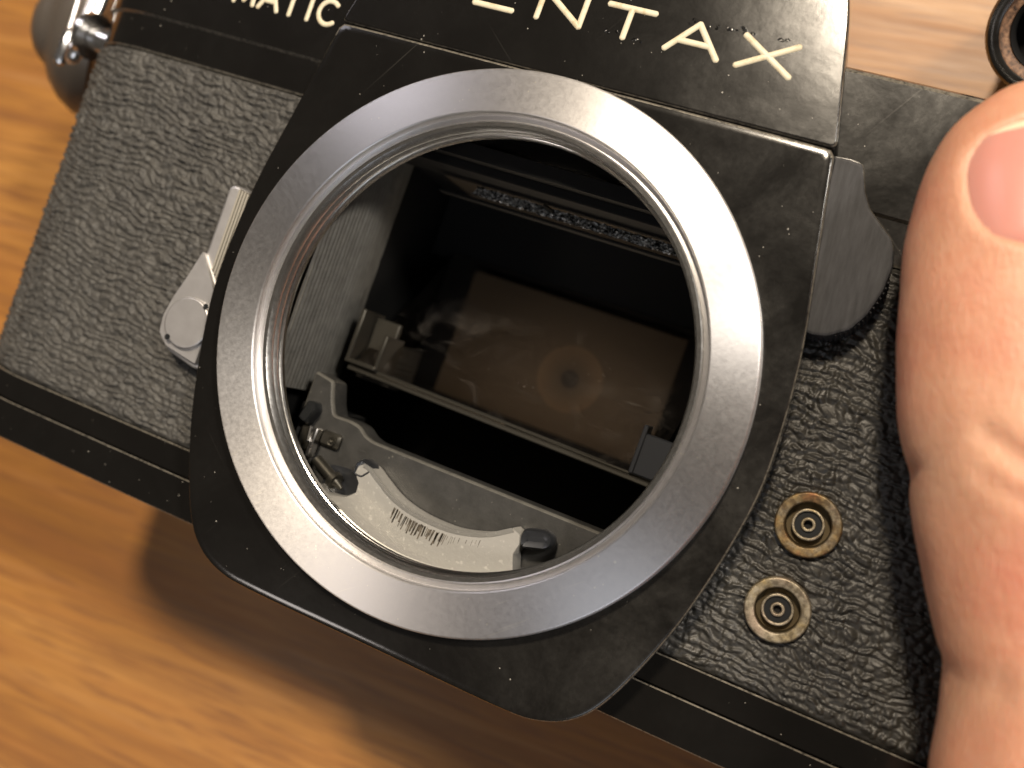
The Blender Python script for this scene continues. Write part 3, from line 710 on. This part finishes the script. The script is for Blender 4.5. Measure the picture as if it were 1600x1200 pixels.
# domed pad behind the ring
prof = [(0, 6.9), (1.8, 6.7), (3.2, 6.1), (4.2, 5.2), (4.6, 4.6), (6.2, 3.9), (7.8, 2.6), (8.6, 1.4), (9.0, .7), (9.0, -.6), (8.4, -1.0), (0, -1.0)]
V, F = lathe(prof, 64)
R_ = Vector((-0.80, -0.10, 0.60)).normalized().to_track_quat('Z', 'Y').to_matrix()
V = [tuple(R_ @ (Vector(v_) * 1.2) + Vector((-77.2, 23.2, -27))) for v_ in V]
M('lug_pad', V, F, DOME, lug, 40)

# ------------------------------------------------------------------ the hand holding the camera
SKIN = new_mat('skin', (0.72, 0.42, 0.30), 0.46, Subsurface_Weight=0.35, Subsurface_Scale=0.004)
bsdf(SKIN).inputs['Subsurface Radius'].default_value = (1.0, 0.35, 0.18)
_v = coords(SKIN)
blot = noise(SKIN, _v, 0.055, 4, 0.6, 0.4)
c1 = ramp(SKIN, blot, [(0.36, (0.63, 0.225, 0.145)), (0.52, (0.70, 0.335, 0.21)), (0.68, (0.73, 0.40, 0.255))])
fine = noise(SKIN, _v, 0.9, 5, 0.65)
link(SKIN, mix(SKIN, math_(SKIN, 'MULTIPLY', ramp(SKIN, fine, [(0.4, 0.0), (0.75, 1.0)]), 0.25), c1, (0.79, 0.48, 0.35)), 'Base Color')
vor = N(SKIN, 'ShaderNodeTexVoronoi', Scale=1.0); vor.feature = 'DISTANCE_TO_EDGE'
_l = coords(SKIN, (1.5, 0.55, 1.0), (0, 0, 0.35)); SKIN.node_tree.links.new(_l, vor.inputs['Vector'])
hgt = math_(SKIN, 'ADD', math_(SKIN, 'MULTIPLY', ramp(SKIN, vor.outputs['Distance'], [(0.0, 0.0), (0.14, 1.0)]), 0.5), noise(SKIN, _v, 2.6, 4, 0.6))
wv = N(SKIN, 'ShaderNodeTexNoise', Scale=1.0, Detail=3); SKIN.node_tree.links.new(coords(SKIN, (0.25, 1.6, 0.6), (0, 0, 0.38)), wv.inputs['Vector'])
hgt = math_(SKIN, 'ADD', hgt, math_(SKIN, 'MULTIPLY', wv.outputs['Fac'], 1.1))
bump(SKIN, hgt, 0.42, 0.10)
NAIL = new_mat('finger_nail', (0.70, 0.31, 0.25), 0.30, Subsurface_Weight=0.3, Subsurface_Scale=0.003)
bsdf(NAIL).inputs['Subsurface Radius'].default_value = (1.0, 0.4, 0.25)
NAIL_EDGE = new_mat('nail_free_edge', (0.86, 0.72, 0.52), 0.32)

def interp_sections(sec, per=8):
    A = np.array([[*c, hw, ht, *u] for c, hw, ht, u in sec], float)
    return catmull(A, per)
def loft(sec, per=8, n=40, power=2.3):
    A = interp_sections(sec, per); V = []; F = []
    for k in range(len(A)):
        c = A[k, :3]; hw, ht = A[k, 3:5]
        t = (A[min(k + 1, len(A) - 1), :3] - A[max(k - 1, 0), :3]); t /= np.linalg.norm(t)
        u = A[k, 5:8]; u = u - t * (u @ t); u /= np.linalg.norm(u); w = np.cross(t, u)
        if w @ np.array((0, 0, 1)) < 0 and abs(w[2]) > .3: w = -w
        for j in range(n):
            a = 2 * math.pi * j / n; ca, sa = math.cos(a), math.sin(a)
            V.append(c + u * hw * np.sign(ca) * abs(ca) ** (2 / power) + w * ht * np.sign(sa) * abs(sa) ** (2 / power))
    m = len(A)
    for k in range(m - 1):
        for j in range(n): F.append((k * n + j, k * n + (j + 1) % n, (k + 1) * n + (j + 1) % n, (k + 1) * n + j))
    F += [tuple(range(n)), tuple((m - 1) * n + j for j in range(n))]
    return V, F
U = (0.93, 0.36, -0.12)                     # across the thumb
thumb = [((38.9, 35.0, 1.6), 1.0, 0.8, U), ((39.3, 33.9, 1.6), 4.2, 3.4, U), ((40.1, 31.6, 1.6), 7.1, 5.4, U), ((41.3, 28.0, 1.7), 9.3, 7.0, U), ((42.6, 24.2, 1.8), 10.3, 7.9, U),
         ((44.1, 18.6, 2.0), 10.7, 8.4, U), ((46.0, 12.6, 2.4), 10.6, 8.8, U), ((49.1, 5.6, 3.0), 10.4, 9.4, U), ((52.3, -0.8, 3.0), 10.5, 9.2, U),
         ((56.1, -7.5, 3.6), 10.6, 9.6, U), ((59.6, -15.6, 4.4), 12.6, 10.8, U), ((64, -26, 4.8), 16.5, 12.5, U), ((71, -40, 0), 20, 15, U), ((80, -58, -10), 23, 17, U), ((92, -84, -20), 25, 18, U), ((104, -112, -26), 24, 19, U)]
hb = MB(); V, F = loft(thumb, 6, 44, 2.15); hb.add(V, F)
V, F = loft([((74, -60, -14), 20, 14, (.5, .2, .8)), ((88, -44, -22), 20, 15, (.4, .3, .8)), ((93, -26, -30), 21, 14, (.2, .6, .7)), ((90, -8, -42), 20, 9, (.1, .95, .2)), ((84, -4, -47), 17, 6, (.1, .95, .2))], 6, 36); hb.add(V, F)
for k, (yk, ln) in enumerate([(14, 1.0), (3, 1.08), (-8, 1.0), (-18, .82)]):
    x = 88
    V, F = loft([((x, yk - 2, -45), 7.5, 6.0, (0, 1, 0)), ((x - 16 * ln, yk, -48.6), 7.6, 6.0, (0, 1, 0)), ((x - 32 * ln, yk + 2, -48.6), 7.2, 5.8, (0, 1, 0)), ((x - 47 * ln, yk + 3, -48.4), 6.6, 5.6, (0, 1, 0)), ((x - 53 * ln, yk + 3, -48.4), 4.2, 4, (0, 1, 0)), ((x - 55 * ln, yk + 3, -48.4), .8, .8, (0, 1, 0))], 5, 26); hb.add(V, F)
tmp = hb.build('hand_raw', SKIN, None, None)
rm = tmp.modifiers.new('remesh', 'REMESH'); rm.mode = 'VOXEL'; rm.voxel_size = 0.46 * S
sm = tmp.modifiers.new('smooth', 'SMOOTH'); sm.factor = 0.5; sm.iterations = 14
dg = bpy.context.evaluated_depsgraph_get()
me = bpy.data.meshes.new_from_object(tmp.evaluated_get(dg)); bpy.data.objects.remove(tmp)
nv = len(me.vertices); co = np.empty(nv * 3); no = np.empty(nv * 3)
me.vertices.foreach_get('co', co); me.vertices.foreach_get('normal', no)
co = co.reshape(-1, 3) / S; no = no.reshape(-1, 3)
def seg_dist(P, A):
    A = np.asarray(A, float); best = np.full(len(P), 1e9)
    for a, b_ in zip(A[:-1], A[1:]):
        d = b_ - a; t = np.clip(((P - a) @ d) / (d @ d), 0, 1); best = np.minimum(best, np.linalg.norm(P - (a + t[:, None] * d), axis=1))
    return best
disp = np.zeros(nv)
near = co[:, 1] > -60
# creases: side of the joint, knuckle folds, base of the thumb
for line, dep, wid in [([(38.0, 1.6, 1), (40.2, 3.4, 6), (42.5, 5.0, 9.5)], 0.55, 0.8), ([(42.6, 6.4, 10.5), (45.5, 5.2, 12.2), (49.5, 5.2, 12.8), (54, 7, 11.5)], 0.55, 0.8),
                       ([(43.6, 3.6, 10.5), (47.5, 2.6, 12.2), (52.5, 3.4, 12.2)], 0.38, 0.7), ([(44.5, 8.8, 10.5), (48, 8.0, 11.8), (53, 9.5, 11.5)], 0.35, 0.7),
                       ([(44.6, -10.6, 1), (46.6, -10.2, 6), (49.0, -9.4, 10)], 0.32, 1.2), ([(48.2, -18.0, 12), (53, -20.5, 15.5), (60, -21, 17)], 0.5, 1.6), ([(44.9, -17.0, 3), (46.8, -18.6, 8)], 0.5, 0.8)]:
    d = seg_dist(co, line); disp -= dep * np.exp(-(d / wid) ** 2)
# soft swelling either side of the creases
for c_, r_, a_ in [((38.6, -1.6, 4), 3.0, 0.5), ((37.2, 6, 3), 4.0, 0.35), ((49, 5, 13), 5.5, 0.7), ((46.5, -16, 5), 5.0, 0.5)]:
    disp += a_ * np.exp(-((np.linalg.norm(co - np.array(c_), axis=1)) / r_) ** 2)
disp += near * 0.10 * perlin(co[:, 0] * .22 + co[:, 2] * .2, co[:, 1] * .22, 77)
# nail fold
A = interp_sections(thumb, 6)
T = np.array((-0.34, 0.93, 0.0)); T /= np.linalg.norm(T)
Wd = np.array(U) - T * (np.array(U) @ T); Wd /= np.linalg.norm(Wd); UP = np.cross(Wd, T); UP = UP if UP[2] > 0 else -UP
nc = np.array((42.6, 24.2, 1.8))
rel = co - nc; ls = rel @ T; lw_ = rel @ Wd; lu = rel @ UP
def nail_q(l, w): return (np.abs(w / 7.0)) ** 2.6 + (np.abs((l - 1.5) / 4.9)) ** 2.6
q = nail_q(ls, lw_)
dorsal = (lu > 1.5)
fold = np.exp(-((q ** 0.5 - 1.04) / 0.07) ** 2) * 0.22 - np.exp(-((q ** 0.5 - 1.22) / 0.16) ** 2) * 0.12
disp -= dorsal * fold
disp -= dorsal * 0.45 * np.clip((1.10 - q ** 0.5) / 0.10, 0, 1)
co2 = co + no * disp[:, None]
me.vertices.foreach_set('co', (co2 * S).ravel()); me.polygons.foreach_set('use_smooth', np.ones(len(me.polygons), bool)); me.update()
me.materials.clear(); me.materials.append(SKIN)
hand = bpy.data.objects.new('person', me); C.objects.link(hand)
tag(hand, 'bare right hand with its thumb pressed on the front of the camera', 'person')
# nail plate
def thumb_surface(l, w):
    """dorsal height over the thumb's own axes"""
    tt = ((A[:30, :3] - nc) @ T)[::-1]; B5 = np.array([np.interp(l, tt, A[:30, q_][::-1]) for q_ in range(5)]); c = B5[:3]; hw, ht = B5[3:]
    off = (c - nc) @ Wd
    x = np.clip((w - off) / hw, -.98, .98)
    return nc + T * l + Wd * w + UP * (((c - nc) @ UP) + ht * (1 - abs(x) ** 2.15) ** (1 / 2.15))
V = []; F = []; I = []; gn, gm = 30, 34
for i in range(gn):
    for j in range(gm):
        a = -1 + 2 * i / (gn - 1); b_ = -1 + 2 * j / (gm - 1)
        # square to rounded square
        l = 1.5 + 5.0 * b_ * math.sqrt(1 - 0.22 * a * a); w = 7.2 * a * math.sqrt(1 - 0.22 * b_ * b_)
        p = thumb_surface(l, w); e = max(abs(a), abs(b_)) ** 8
        V.append(p + UP * (-0.26 + 0.26 * (1 - e) + 0.35 * max(0, b_ - .6)))
for i in range(gn - 1):
    for j in range(gm - 1):
        F.append((i * gm + j, (i + 1) * gm + j, (i + 1) * gm + j + 1, i * gm + j + 1)); I.append(1 if j > gm * 0.88 - 1.5 * math.cos((i / gn - .5) * 2.6) + 1.5 else 0)
M('thumb_nail', V, F, [NAIL, NAIL_EDGE], hand, 60, I)

# ------------------------------------------------------------------ black tube standing on the table at the corner
axis = Vector((-0.10, -0.42, 0.90)).normalized()
R_ = axis.to_track_quat('Z', 'Y').to_matrix(); top = Vector((39.4, 50.2, -24))
prof = [(0, -34), (6.2, -34), (6.4, -33.4), (6.4, -4.2), (6.15, -3.9), (6.15, -3.3), (6.5, -3.0), (6.5, -0.6), (6.2, -0.1), (5.9, 0.0), (5.3, 0.0), (5.1, -0.1)]
tube = empty('lens_tube', (top + R_ @ Vector((0, 0, -34))))
tag(tube, 'small black tube with a worn brown rim in the upper right corner', 'tube')
def tl(prof, name, mat, n=72):
    V, F = lathe(prof, n); V = [tuple(R_ @ Vector(v_) + top) for v_ in V]; return M(name, V, F, mat, tube, 40)
tl(prof, 'barrel', TUBE)
tl([(5.1, -0.1), (5.0, -0.4), (4.25, -0.8), (4.2, -1.2)], 'rim', RUST)
tl([(4.2, -1.2), (4.1, -1.0), (3.8, -1.4), (3.8, -5), (0, -5)], 'bore', MATTE)
